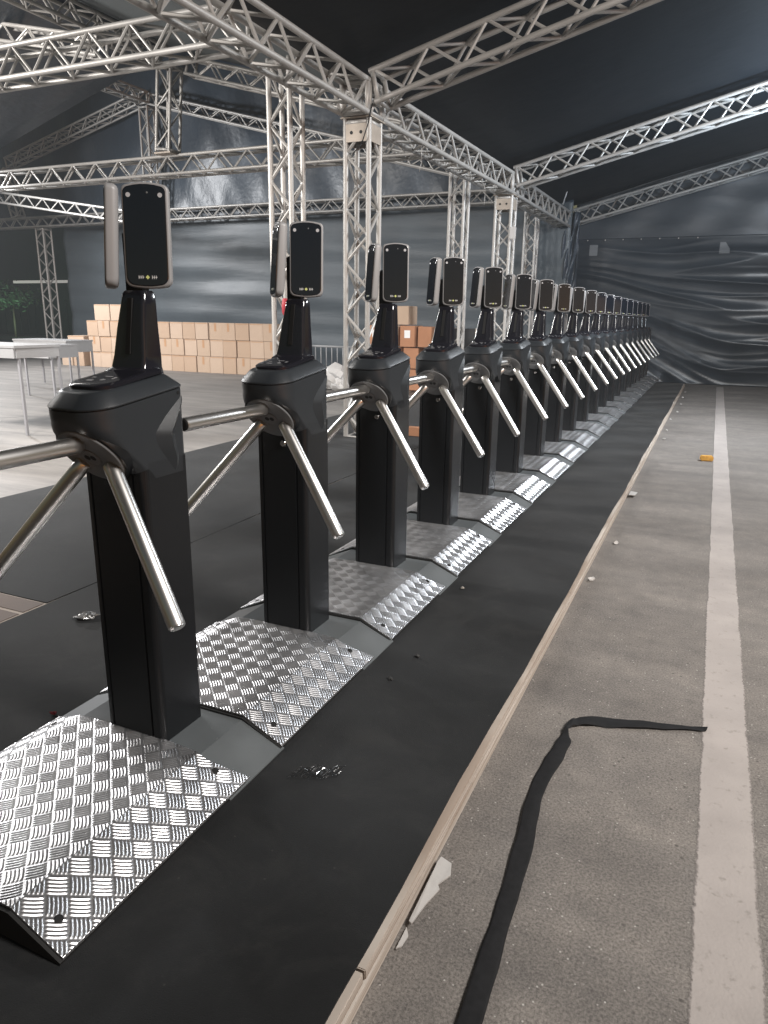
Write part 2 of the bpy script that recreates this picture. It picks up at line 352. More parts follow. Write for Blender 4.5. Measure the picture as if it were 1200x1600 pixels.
XE = -0.4917                       # right edge of the platform
def platform():
    # two layers of plywood under the carpet; the upper layer shows as a pale edge
    lo = MB(); y = -1.2
    lo.box(-4.335, XE+0.015, -1.2, 15.9, 0.001, 0.030)
    root = empty('platform', (0, 0, 0)); tag(root, 'low plywood platform under black carpet with a pale bare edge', 'platform')
    lo.build('lower_board', M['ply'], root)
    rnd = random.Random(5); yy = -1.2
    while yy < 15.9:
        y2 = min(15.9, yy+2.2+rnd.uniform(-.05, .05)); b = MB()
        dx = 0.009 + rnd.uniform(-0.004, 0.004)
        b.box(-4.33, XE+dx, yy, y2-0.006, 0.033, 0.058)
        b.build('upper_board', M['ply'] , root, bevel=0.002); yy = y2
platform()

def carpet(name, x0, x1, y0, y1, label, wob0=0.0, wob1=0.0, z=0.063):
    m = MB(); nx = 8; ny = 120; vs = []; rnd = random.Random(len(label))
    for j in range(ny+1):
        y = y0 + (y1-y0)*j/ny
        a = x0 + wob0*(math.sin(y*3.1)+0.6*math.sin(y*7.3)+rnd.uniform(-.4, .4)); b = x1 + wob1*(math.sin(y*2.3+1)+0.5*math.sin(y*6.1)+rnd.uniform(-.4, .4))
        for i in range(nx+1):
            x = a + (b-a)*i/nx
            vs.append((x, y, z + 0.0012*math.sin(x*9+y*2)*math.sin(y*3.7)))
    fs = [(j*(nx+1)+i, j*(nx+1)+i+1, (j+1)*(nx+1)+i+1, (j+1)*(nx+1)+i) for j in range(ny) for i in range(nx)]
    m.add(vs, fs, False)
    o = m.build(name, M['carpet'], auto=False)
    md = o.modifiers.new('s', 'SOLIDIFY'); md.thickness = 0.004; md.offset = -1
    tag(o, label, 'carpet')
carpet('carpet_runner', -2.535, XE-0.004, -1.2, 15.9, 'black carpet runner lying under the row of turnstiles', 0.003, 0.004)
carpet('carpet_runner', -4.33, -2.545, 2.07, 15.9, 'black carpet strip on the hall side beyond the turnstile runner', 0.004, 0.003)
b = MB(); b.box(-4.3, -2.555, 0.6, 1.935, 0.0585, 0.0605); b.box(-4.3, -2.555, 1.955, 2.062, 0.0585, 0.0605)
tag(b.build('bare_board', M['ply_top']), 'bare brown board showing where the carpet strip is missing', 'board')

# ------------------------------------------------------------------ trusses
def frame_axes(d, up=(0, 0, 1)):
    d = Vector(d).normalized(); u = Vector(up)
    if abs(d.dot(u)) > 0.95: u = Vector((0, 1, 0))
    s = d.cross(u).normalized(); t = s.cross(d).normalized()
    return d, s, t
def truss(name, label, p0, p1, size=0.265, cat='truss', rc=0.0265, rb=0.015, pitch=0.25, group='aluminium trusses of the tent', ends=True, flip=0, faces=(0, 1, 2, 3)):
    p0 = Vector(p0); p1 = Vector(p1); d, s, t = frame_axes(p1-p0); L = (p1-p0).length; h = size/2
    root = empty(name, p0); tag(root, label, cat, group)
    cor = [(-h, -h), (h, -h), (h, h), (-h, h)]
    for a, b in cor:
        m = MB(); m.tube(s*a+t*b, d*L+s*a+t*b, rc, 10); m.build('chord', M['alu'], root)
    n = max(2, round((L-0.10)/pitch)); br = MB(); st = (L-0.10)/n
    for k in faces:
        a = cor[k]; b = cor[(k+1) % 4]; A = s*a[0]+t*a[1]; B = s*b[0]+t*b[1]
        for i in range(n):
            q0, q1 = (A, B) if (i+k+flip) % 2 == 0 else (B, A)
            br.tube(q0+d*(0.05+i*st), q1+d*(0.05+(i+1)*st), rb, 6, cap=False)
    br.build('bracing', M['alu'], root)
    if ends:
        for z in (0.03, L-0.03):
            e = MB()
            for k in range(4):
                a = cor[k]; b = cor[(k+1) % 4]
                e.tube(s*a[0]+t*a[1]+d*z, s*b[0]+t*b[1]+d*z, rc*0.9, 8)
            e.build('end_frame', M['alu'], root)
    return root
def column(label, x, y, z1, z0=0.0, size=0.245, gusset=True, base=True, rot=0, **k):
    r = truss('truss_column', label, (x, y, z0+0.02), (x, y, z1), size, cat='truss column', group='upright truss columns', **k)
    h = size/2+0.012; L = z1-z0-0.02
    if gusset:
        g = MB(); w = 0.010; zz0, zz1 = L-0.20, L-0.045
        for (xa, xb, ya, yb) in ((-h+.02, h-.02, -h-w, -h), (-h+.02, h-.02, h, h+w), (-h-w, -h, -h+.02, h-.02), (h, h+w, -h+.02, h-.02)):
            g.box(xa, xb, ya, yb, zz0, zz1)
        g.build('sleeve_plate', M['alu_d'], r)
        hl = MB()
        for dx in (-0.05, 0.05):
            hl.lathe((dx, -h-w, L-0.12), (0, -1, 0), [(0.016, 0), (0.016, 0.002)], 12)
        hl.build('bolt_hole', M['void'], r)
    if base:
        bp = MB(); bp.box(-h-.06, h+.06, -h-.06, h+.06, -0.018, -0.004); bp.build('foot_plate', M['alu_d'], r)
    return r
XM = -3.345; ZM = 3.265            # centre line of the main truss
JY = (6.85, 11.62, 16.35)
JX = (-3.345, -3.215, -3.175)
def corner_block(x, y, label):
    r = empty('truss_corner', (x, y, ZM)); tag(r, label, 'truss corner', 'corner blocks of the main truss')
    h = 0.1325; f = MB(); P = [(-h, -h, -h), (h, -h, -h), (h, h, -h), (-h, h, -h), (-h, -h, h), (h, -h, h), (h, h, h), (-h, h, h)]
    for a, b in ((0,1),(1,2),(2,3),(3,0),(4,5),(5,6),(6,7),(7,4),(0,4),(1,5),(2,6),(3,7),(0,2),(4,6),(0,5),(1,6)):
        f.tube(P[a], P[b], 0.024, 8)
    f.build('tube_cage', M['alu'], r)
    g = MB(); g.box(-h-.03, h+.03, -h-.03, h+.03, -h-.036, -h-.026); g.build('corner_plate', M['alu_d'], r)
names3 = ('nearest', 'middle', 'farthest')
for i, y in enumerate(JY):
    corner_block(JX[i], y, f'{names3[i]} corner block where the main truss meets a right rafter')
    column(f'{names3[i]} truss column standing under the main truss line', JX[i], y, ZM-0.172, 0.0)
truss('main_truss', 'big overhead truss running from the top left to the nearest corner block', (XM, 1.6, ZM), (JX[0], JY[0]-0.15, ZM))
truss('main_truss', 'main overhead truss between the nearest and middle corner blocks', (JX[0], JY[0]+0.15, ZM), (JX[1], JY[1]-0.15, ZM), flip=1)
truss('main_truss', 'main overhead truss between the middle and farthest corner blocks', (JX[1], JY[1]+0.15, ZM), (JX[2], JY[2]-0.15, ZM))
SL = 0.245                          # slope of the right hand roof
RX = 4.6
for i, y in enumerate(JY):
    a = (JX[i]+0.16, y, ZM+0.08); bz = ZM+0.08+SL*(RX-JX[i]-0.16)
    truss('rafter_truss', f'{names3[i]} sloping rafter truss rising to the right under the black roof', a, (RX, y, bz), pitch=0.27, group='rafter trusses of the right tent')
# the hall beside it: second line of columns, tie beams, gables
XC = -3.80
for i, (x, y) in enumerate(((-3.99, 6.5), (-3.83, 11.2), (-3.72, 15.5))):
    column(f'{names3[i]} truss column of the hall beside the main truss line', x, y, 3.58, 0.0, size=0.225, gusset=False, flip=1)
ZB = 3.74
truss('tie_beam', 'nearest level tie beam high on the left side of the hall', (-11.5, 6.06, ZB), (XC-0.16, 6.06, ZB), 0.28, pitch=0.26, group='tie beams of the hall')
truss('tie_beam', 'second level tie beam crossing the hall behind the first terminals', (-14.4, 10.8, ZB), (XC-0.16, 10.8, ZB), 0.28, pitch=0.27, group='tie beams of the hall')
truss('tie_beam', 'farthest level tie beam above the slate tarp wall', (-19.9, 15.5, 3.68), (XC-0.16, 15.5, 3.70), 0.24, pitch=0.25, group='tie beams of the hall')
column('left truss column standing before the dark opening of the hall', -17.45, 15.5, 3.52, 0.0, size=0.27, gusset=False)
truss('hanging_post', 'short wide truss post hanging from the nearer gable to the tie beam', (-8.72, 10.62, 5.22), (-8.86, 10.62, 3.92), 0.27, pitch=0.3, group='posts of the gables')
g_ = MB(); g_.box(-9.03, -8.69, 10.47, 10.79, 3.885, 3.91); tag(g_.build('post_plate', M['alu_d']), 'flat steel plate under the short hanging post', 'plate')
truss('rafter_truss', 'nearer hall rafter sloping down from the hanging post to the right', (-8.45, 10.8, 5.21), (-4.2, 10.8, 4.07), 0.23, pitch=0.25, group='rafter trusses of the hall')
truss('ridge_truss', 'nearer ridge truss running back to the hanging post', (-8.7, 3.4, 5.27), (-8.7, 10.5, 5.27), 0.25, pitch=0.25, group='ridge trusses of the hall')
truss('rafter_truss', 'farther gable rafter rising from the left eave to the peak', (-18.5, 15.5, 5.24), (-13.75, 15.5, 6.36), 0.24, pitch=0.27, group='rafter trusses of the hall')
truss('rafter_truss', 'farther gable rafter sloping down to the right from the peak', (-13.35, 15.5, 6.34), (-5.0, 15.5, 4.16), 0.22, pitch=0.27, group='rafter trusses of the hall')
truss('hanging_post', 'thin truss post hanging from the peak of the farther gable', (-13.52, 15.5, 6.2), (-13.52, 15.5, 3.82), 0.24, pitch=0.27, group='posts of the gables')
truss('ridge_truss', 'farther ridge truss running back to the gable peak', (-13.4, 11.4, 6.30), (-13.4, 15.3, 6.34), 0.24, pitch=0.27, group='ridge trusses of the hall')
truss('rafter_truss', 'low rafter sloping down to the right behind the first terminal', (-17.6, 13.5, 4.15), (-12.4, 13.5, 3.38), 0.23, pitch=0.26, group='rafter trusses of the hall')
truss('rafter_truss', 'rafter piece at the left edge above the nearest tie beam', (-11.2, 8.4, 5.42), (-8.0, 8.4, 4.72), 0.21, pitch=0.25, group='rafter trusses of the hall')
truss('hanging_post', 'short leaning post at the left edge under the second tie beam', (-18.7, 15.5, 5.1), (-18.35, 15.5, 3.82), 0.24, pitch=0.27, group='posts of the gables')

# ------------------------------------------------------------------ tarps and roofs
def sheet(name, m, fn, nu, nv, smooth=True):
    vs = [fn(i/nu, j/nv) for j in range(nv+1) for i in range(nu+1)]
    fs = [(j*(nu+1)+i, j*(nu+1)+i+1, (j+1)*(nu+1)+i+1, (j+1)*(nu+1)+i) for j in range(nv) for i in range(nu)]
    b = MB(); b.add(vs, fs, smooth); o = b.build(name, m, auto=False)
    md = o.modifiers.new('s', 'SOLIDIFY'); md.thickness = 0.006; md.offset = 1
    return o
def roofs():
    z0 = ZM+0.30
    def right(u, v):
        x = -3.62 + u*(RX+0.3+3.62); y = -3 + v*(19.6)
        sag = 0.03*math.sin((y-6.85)/4.76*PI)**2
        return (x, y, z0 + SL*(x-XM) + 0.012*math.sin(x*2.1+y) - sag)
    tag(sheet('roof_tarp', M['roof'], right, 60, 90), 'black roof tarp sloping up over the right side', 'roof')
    def right2(u, v):
        x = RX+0.3 + u*8; y = -3 + v*19.6
        return (x, y, z0 + SL*(RX+0.3-XM) - SL*u*8)
    tag(sheet('roof_tarp', M['roof'], right2, 10, 10), 'black roof tarp falling away beyond the right ridge', 'roof')
    def left(u, v):
        x = -3.62 - u*5.08; y = -3 + v*13.7
        return (x, y, 4.02 + u*1.48 - 0.02*math.sin(y*1.3)**2)
    tag(sheet('roof_sheet', M['roof_grey'], left, 20, 40), 'pale grey roof sheet between the ridge truss and the main truss', 'roof')
    def left2(u, v):
        x = -8.70 - u*5.3; y = -3 + v*13.7
        return (x, y, 5.50 - u*1.48 - 0.02*math.sin(y*1.3)**2)
    tag(sheet('roof_sheet', M['tarp_gable'], left2, 20, 40), 'roof sheet coloured dark for shade in the top left corner beyond the ridge truss', 'roof')  # this slope's shade is put into the colour by a darker material
roofs()

def far_folds(x, z):
    t = min(1, max(0, (x+3.0)/3.4)); t = t*t*(3-2*t)
    zz = 2.45 + (z-2.45 + 0.14*math.sin(t*PI))*(1.9-0.9*t) + 0.30*t
    e = min(1, max(0, (2.90-z)/0.25))
    r1 = 1-abs(noise.noise(Vector((x*0.10+4, zz*1.7, 2.0)))*2.1); r2 = 1-abs(noise.noise(Vector((x*0.22, zz*3.4, 7.0)))*2.1)
    return e*(0.10*(0.3+0.7*t)*max(0, r1)**2.2 + 0.030*(0.3+0.7*t)*max(0, r2)**2.0 + 0.005*noise.noise(Vector((x*2, z*7, 1))))
def far_wall():
    def low(u, v):
        x = -3.05 + u*9.0; z = 0.01 + v*2.93
        d = far_folds(x, z) + 0.006*math.sin(x*3.3+z*9) + 0.02*math.sin(x*1.1)
        return (x, 16.62 - d, z)
    tag(sheet('tarp_wall', M['tarp_far'], low, 150, 150), 'black wrinkled plastic tarp closing the far end on the right', 'tarp')
    def up(u, v):
        x = -3.05 + u*9.0; z = 2.86 + v*2.9
        d = 0.02*math.sin(x*1.7+z*2.2) + 0.012*math.sin(x*5.1-z*4) + 0.01*math.sin(z*11+x)
        return (x, 16.66 - d, z)
    tag(sheet('gable_tarp', M['tarp_up'], up, 120, 50), 'smooth black gable tarp above the wrinkled tarp at the far end', 'tarp')
    for k, (x, z) in enumerate([(-2.62, 2.71), (-0.08, 2.70)]):
        p = MB(); n = 12; vs = []
        for jj in range(n+1):
            for ii in range(n+1):
                hx = 0.085 if k == 0 else (0.05+0.045*min(1, 1.6*(1-jj/n)))
                xx = x - 0.085 + 2*hx*ii/n; zz = z - 0.11 + 0.22*jj/n
                vs.append((xx, low((xx+3.05)/9.0, (zz-0.01)/2.93)[1] - 0.012, zz))
        p.add(vs, [(a_*(n+1)+b_, a_*(n+1)+b_+1, (a_+1)*(n+1)+b_+1, (a_+1)*(n+1)+b_) for a_ in range(n) for b_ in range(n)], True)
        tag(p.build('tape_patch', M['patch']), ('square grey tape patch on the far tarp beside the column', 'torn grey tape patch on the far tarp out to the right')[k], 'tape patch', 'patches on the far tarp')
    for k in range(7):
        e = MB(); e.lathe((-2.75+k*0.36, 16.56, 2.905), (0, -1, 0), [(0.013, 0), (0.013, 0.006), (0.006, 0.008)], 10)
        tag(e.build('eyelet', M['alu']), f'{ordinal(k)} small metal eyelet from the left along the far tarp seam', 'eyelet', 'eyelets along the tarp seam')
far_wall()
def hall_walls():
    def wall(u, v):
        x = -17.2 + u*14.2; z = 0.01 + v*3.62
        d = 0.03*math.sin(x*0.9) + 0.02*math.sin(z*5+math.sin(x*0.8)*1.5) + 0.012*math.sin(z*11+x*0.5)
        return (x, 15.95 - d, z)
    tag(sheet('tarp_wall', M['tarp_wall'], wall, 150, 70), 'slate grey tarp wall behind the cardboard boxes', 'tarp')
    def gable(u, v):
        x = -27 + u*24.0; z = 3.60 + v*5.4
        d = 0.05*math.sin(x*1.3+z*0.8) + 0.04*math.sin(x*2.7-z*1.9) + 0.02*math.sin(x*6+z*3)
        return (x, 15.86 - d, z)
    tag(sheet('gable_tarp', M['tarp_gable'], gable, 170, 50), 'dark blue glossy gable tarp above the farthest tie beam', 'tarp')
    def strip(u, v):
        z = 1.4+v*2.0; x = -3.25 + u*0.42
        return (x, 15.98 + 0.05*math.sin(u*9+z*3) + 0.03*math.sin(u*21-z*7), z)
    tag(sheet('tarp_bunch', M['tarp_gable'], strip, 30, 40), 'bunched shiny black plastic hanging between the last two columns', 'tarp')
hall_walls()

# ------------------------------------------------------------------ turnstile
S = 0.8; NU = 20; X0 = -1.377; Y0 = 1.45
ZG = 0.128
def zbase(x):
    a = abs(x); return ZG if a < 0.22 else ZG - (a-0.22)/0.14*(ZG-0.067)

def make_turnstile():
    root = empty('turnstile', (X0, Y0, 0))
    # grey folded base plate
    b = MB(); xs = [-0.36, -0.22, 0.22, 0.36]; y0, y1 = -0.135, 0.128
    b.loft([[(x, y0, zbase(x)) for x in xs] + [(x, y0, 0.0635) for x in xs[::-1]], [(x, y1, zbase(x)) for x in xs] + [(x, y1, 0.0635) for x in xs[::-1]]], smooth=False)
    bp = b.build('base_plate', M['base'], root)
    # pedestal: one folded sheet with two slots down its front
    o = []
    fx = lambda pts: o.extend(pts)
    fx([(-0.100, -0.080), (-0.088, -0.0825), (-0.085, -0.0825), (-0.084, -0.077), (-0.080, -0.077), (-0.079, -0.0825),
        (0.058, -0.0825), (0.059, -0.077), (0.064, -0.077), (0.065, -0.0825), (0.082, -0.0825)])
    fx([(0.082+0.018*math.sin(a), -0.0645-0.018*math.cos(a)) for a in [i*PI/10 for i in range(1, 6)]])
    fx([(0.100, 0.078), (0.096, 0.0825), (-0.096, 0.0825), (-0.100, 0.078)])
    p = MB(); p.loft([[(x, y, ZG+0.0015) for x, y in o], [(x, y, 0.93) for x, y in o]], smooth=False)
    ped = p.build('pedestal', M['powder'], root)
    lk = MB(); lk.lathe((0.008, -0.0825, 0.855), (0, -1, 0), [(0.013, 0), (0.013, 0.003), (0.010, 0.007)], 18); lk.box(0.0058, 0.0102, -0.0910, -0.0890, 0.849, 0.861)
    lk.build('lock', M['chrome'], ped)
    # housing: rounded plan, the lower front cut back at 45 degrees for the hub
    def outline(y_front, ins, z0, tilt, rf):
        pts = rrect(-0.100+ins, 0.100-ins, y_front+ins, 0.087-ins, (rf, rf, 0.02, 0.02), 8)
        return [(x, y, z0 + tilt*(y+0.19)) for x, y in pts]
    h = MB(); rings = []
    for z in [0.872, 0.876, 0.885, 0.90, 0.925, 0.95, 0.975, 1.0, 1.015, 1.03, 1.045, 1.06, 1.074]:
        yf = -0.218 if z > 1.06 else (-0.218 + 1.05*(1.06-z)**2/0.12 if z > 1.0 else min(-0.07, -0.218 + 1.05*(1.03-z)))
        ins = 0.008 if z == 0.872 else (0.003 if z == 0.876 else 0)
        t = (z-0.872)/(1.074-0.872); rings.append(outline(yf, ins, z, 0.13*t, 0.03+0.045*min(1, max(0, (z-0.985)/0.06))))
    h.loft(rings); hs = h.build('housing', M['plastic'], root)
    # lid
    l = MB(); rings = []
    for ins, dz in ((0.004, 0.0), (0.004, 0.0025), (-0.001, 0.003), (-0.0015, 0.006), (0.0005, 0.0095), (0.024, 0.0355), (0.028, 0.0385), (0.032, 0.0395)):
        rings.append(outline(-0.218, ins, 1.0745+dz, 0.13, 0.075-max(0, ins)*0.8))
    l.loft(rings); l.build('lid', M['plastic'], root)
    t = MB(); rings = []
    for ins, dz in ((0.031, 0.0385), (0.031, 0.046), (0.036, 0.050), (0.05, 0.0505)):
        rings.append(outline(-0.190, ins, 1.0745+dz, 0.15, 0.045))
    t.loft(rings); pn = t.build('display_panel', M['gloss'], root)
    ic = MB()
    for (x, y, sx, sy) in ((-0.02, -0.115, .010, .005), (0.012, -0.105, .006, .006), (0.03, -0.085, .004, .008), (-0.035, -0.085, .006, .004), (0.0, -0.07, .012, .003)):
        z = 1.0745+0.0512+0.15*(y+0.19); ic.add([(x-sx, y-sy, z-0.15*sy), (x+sx, y-sy, z-0.15*sy), (x+sx, y+sy, z+0.15*sy), (x-sx, y+sy, z+0.15*sy)], [(0, 1, 2, 3)])
    ic.build('pictogram', M['frame'], pn)
    # crescent scoop on the housing's outer side
    for sx in (1, -1):
        cm = MB(); outer = []; inner = []; rear = []; n = 21
        for i in range(n):
            a = i/(n-1); zz = 1.088 - a*0.195
            yo = 0.072 - 0.125*math.sin(min(1, a*1.45)*PI/2) + (0.085*max(0, a-0.45)/0.55)
            wd = math.sin(PI*min(1, a*0.98+0.01))**0.75
            outer.append((sx*0.0985, yo, zz)); inner.append((sx*(0.0985+0.017*wd), yo+0.046*wd+0.001, zz-0.004*wd)); rear.append((sx*0.0985, min(0.088, yo+0.075*wd+0.002), zz-0.004*wd))
        vs = outer+inner+rear; fs = []
        for r_ in range(2): fs += [(r_*n+i, r_*n+i+1, (r_+1)*n+i+1, (r_+1)*n+i) for i in range(n-1)]
        cm.add(vs, fs, True); cm.build('side_scoop', M['plastic'], hs)
    sc_ = MB(); sc_.lathe((0.0992, 0.064, 1.097), (1, 0, 0), [(0.0045, 0), (0.0045, 0.0025)], 10); sc_.build('screw', M['void'], hs)
    # hub on the 45 degree face
    ax = Vector((0, -1, -1)).normalized(); c0 = Vector((0, -0.133, 0.968))
    dx_ = Vector((0, -math.cos(R(39)), -math.sin(R(39))))
    c0 = c0 + dx_*0.006
    hb = MB(); hb.lathe(c0 - dx_*0.03, dx_, [(0.099, 0), (0.099, 0.0395), (0.0965, 0.0440), (0.0905, 0.0455), (0.0900, 0.0430)], 48); hb.build('groove_shade_ring', M['powder'], root)  # black ring puts the shade of the groove round the hub into colour
    hd = MB(); hd.lathe(c0, dx_, [(0.0893, 0.0125), (0.0893, 0.0185), (0.0875, 0.0205), (0.036, 0.0215), (0.033, 0.0195), (0.029, 0.0195)], 48); hub = hd.build('hub', M['hub'], root)
    hc = MB(); hc.lathe(c0+dx_*0.0192, dx_, [(0.027, 0), (0.027, 0.0022), (0.023, 0.0032)], 24); cap = hc.build('hub_socket', M['hub'], hub)
    hv = MB()
    for s in (-1, 1): hv.lathe(c0+dx_*0.0222+Vector((s*0.0095, 0, 0)), dx_, [(0.0085, 0), (0.0085, 0.0008)], 14)
    hv.build('socket_hole', M['void'], hub)
    ha = c0 + ax*0.022; u1 = Vector((0, -1, 1)).normalized()
    for k in range(3):
        ang = k*2*PI/3; u = Matrix.Rotation(ang, 3, ax) @ u1; v = (u*0.7071 + ax*0.7071).normalized()
        LA = 0.40 if k == 0 else 0.436
        st = ha + u*0.060 + ax*0.006; en = st + v*LA
        am = MB(); am.lathe(st, v, [(0.0150, -0.0145), (0.0190, -0.0130), (0.0208, -0.0105), (0.0208, 0.02), (0.0208, LA-0.005), (0.0200, LA-0.001), (0.0188, LA)], 24)
        arm = am.build('arm', M['steel'], root)
        cp_ = MB(); cp_.lathe(en, v, [(0.0182, -0.003), (0.0182, 0.002), (0.0150, 0.004)], 20); cp_.build('arm_cap', M['rubber'] if k == 0 else M['steel'], arm)
    # neck
    nk = MB(); rings = []
    for z, xc, wx, wy, yc in ((1.118, -0.022, 0.140, 0.100, 0.036), (1.150, -0.022, 0.130, 0.092, 0.040), (1.160, -0.020, 0.116, 0.076, 0.050), (1.19, -0.018, 0.110, 0.070, 0.054), (1.26, -0.015, 0.096, 0.062, 0.058), (1.32, -0.012, 0.083, 0.054, 0.064), (1.346, -0.011, 0.078, 0.050, 0.066), (1.354, -0.011, 0.068, 0.042, 0.066)):
        r = 0.012; rings.append([(xc+x, yc+y, z) for x, y in rrect(-wx/2, wx/2, -wy/2, wy/2, (r, r, r, r), 4)])
    nk.loft(rings); neck = nk.build('neck', M['gloss'], root)
    sl = MB(); sl.loft([[(-0.026, 0.0165, 1.195), (-0.010, 0.0165, 1.195), (-0.010, 0.030, 1.195), (-0.026, 0.030, 1.195)], [(-0.021, 0.0345, 1.335), (-0.006, 0.0345, 1.335), (-0.006, 0.047, 1.335), (-0.021, 0.047, 1.335)]], smooth=False); sl.build('neck_slot', M['void'], neck)
    # bracket between neck and terminals
    bk = MB(); bk.box(-0.062, -0.006, 0.072, 0.104, 1.345, 1.50); bk.build('bracket', M['powder'], root, bevel=0.004)
    # face terminals
    for (cx, cy, az) in ((0.021, 0.074, -64.5), (-0.100, 0.060, 223.8)):
        a = R(az); n = Vector((math.cos(a), math.sin(a), 0)); e = Vector((0, 0, 1)).cross(n)   # e: the terminal's own right, seen from the front -> left
        e = Vector((-n.y, n.x, 0)); zc = 1.487; tilt = R(4)
        up = (Vector((0, 0, 1))*math.cos(tilt) - n*math.sin(tilt)); nn = (n*math.cos(tilt) + Vector((0, 0, 1))*math.sin(tilt))
        cen = Vector((cx, cy, zc))
        def P(x, z, d): return tuple(cen + e*x + up*z + nn*d)
        def outl(ins, arch=0.009):
            W = 0.059-ins; Hh = 0.121-ins; r0, r1 = 0.016, 0.010; pts = []
            base = rrect(-W, W, -Hh, Hh, (r0, r0, r1, r1), 5)
            res = []
            for x, z in base:
                k = (1-(x/W)**2)
                res.append((x, z + (arch*k if z > Hh-0.014 else (-arch*0.8*k if z < -Hh+0.02 else 0))))
            # add midpoints across top and bottom so the arch is a curve
            out = []
            m = len(res)
            for i in range(m):
                out.append(res[i]); a_, b_ = base[i], base[(i+1) % m]
                if abs(a_[1]-b_[1]) < 1e-6 and abs(a_[0]-b_[0]) > 0.05:
                    for q in (0.2, 0.4, 0.6, 0.8):
                        x = a_[0]+(b_[0]-a_[0])*q; k = 1-(x/W)**2
                        out.append((x, a_[1] + (arch*k if a_[1] > 0 else -arch*0.8*k)))
            return out
        tb = MB(); tb.loft([[P(x, z, d) for x, z in outl(i)] for i, d in ((0.0150, -0.0300), (0.0100, -0.0292), (0.0055, -0.0270), (0.0024, -0.0235), (0.0006, -0.0190), (0.0, -0.0140), (0.0, -0.0040), (0.0004, -0.0010), (0.0014, 0.0012), (0.0030, 0.0022), (0.0060, 0.0025))])
        tab = tb.build('terminal', M['frame'], root, auto=False)
        s = MB(); s.loft([[P(x, z, d) for x, z in outl(i)] for i, d in ((0.0058, 0.001), (0.0058, 0.0035), (0.0075, 0.0042))])
        s.build('screen', M['glass'], tab)
        for x in (-0.040, 0.040):
            q = MB(); q.lathe(P(x, 0.098, 0.0040), nn, [(0.0058, 0), (0.0058, 0.0008)], 14); q.build('lens', M['lens'], tab)
        q = MB(); q.lathe(P(0.008, 0.104, 0.0040), nn, [(0.0025, 0), (0.0025, 0.0008)], 10); q.build('camera_eye', M['hub'], tab)
        lg = MB()
        def bar(x0, x1, z0, z1): lg.add([P(x0, z0, 0.0046), P(x1, z0, 0.0046), P(x1, z1, 0.0046), P(x0, z1, 0.0046)], [(0, 1, 2, 3)])
        zt = -0.1005
        for g0 in (-0.020, 0.0095):        # unreadable small word either side of a diamond
            for q in range(3):
                x = g0*1.15 + q*0.0050
                bar(x, x+0.0014, zt-0.0042, zt+0.0042)
                bar(x+0.0015, x+0.0036, zt-0.0008, zt+0.0010)
        lg.build('logo', M['mark'], tab)
        dm = MB(); dm.add([P(0-0.0055, zt, 0.0046), P(0, zt-0.0055, 0.0046), P(0.0055, zt, 0.0046), P(0, zt+0.0055, 0.0046)], [(0, 1, 2, 3)])
        dm.build('logo_diamond', M['mark_y'], tab)
    return root

T = make_turnstile()
for i in range(NU):
    o = T if i == 0 else copy_tree(T)
    o.location = (X0 + random.uniform(-.003, .003), Y0 + S*i, 0)
    o.rotation_euler = (0, 0, random.uniform(-0.006, 0.006))
    if i > 0:
        ax = Vector((0, -1, -1)).normalized(); cc = Vector((0, -0.136, 0.966)); q = random.uniform(-1.6, 1.6)
        for ch in o.children:
            if ch.name.startswith('arm'):
                ch.matrix_basis = Matrix.Translation(cc) @ Matrix.Rotation(R(q), 4, ax) @ Matrix.Translation(-cc)
            elif ch.name.startswith('terminal'):
                cc2 = Vector((-0.03, 0.09, 1.4)); ch.matrix_basis = Matrix.Translation(cc2) @ Matrix.Rotation(R(random.uniform(-2.2, 2.2)), 4, 'Z') @ Matrix.Rotation(R(random.uniform(-0.8, 0.8)), 4, 'X') @ Matrix.Translation(-cc2)
    where = 'nearest the camera' if i == 0 else ('at the far end of the row' if i == NU-1 else f'{ordinal(i)} along the row from the camera')
    tag(o, f'black tripod turnstile with twin face terminals, {where}', 'turnstile', 'turnstiles standing in one long row')

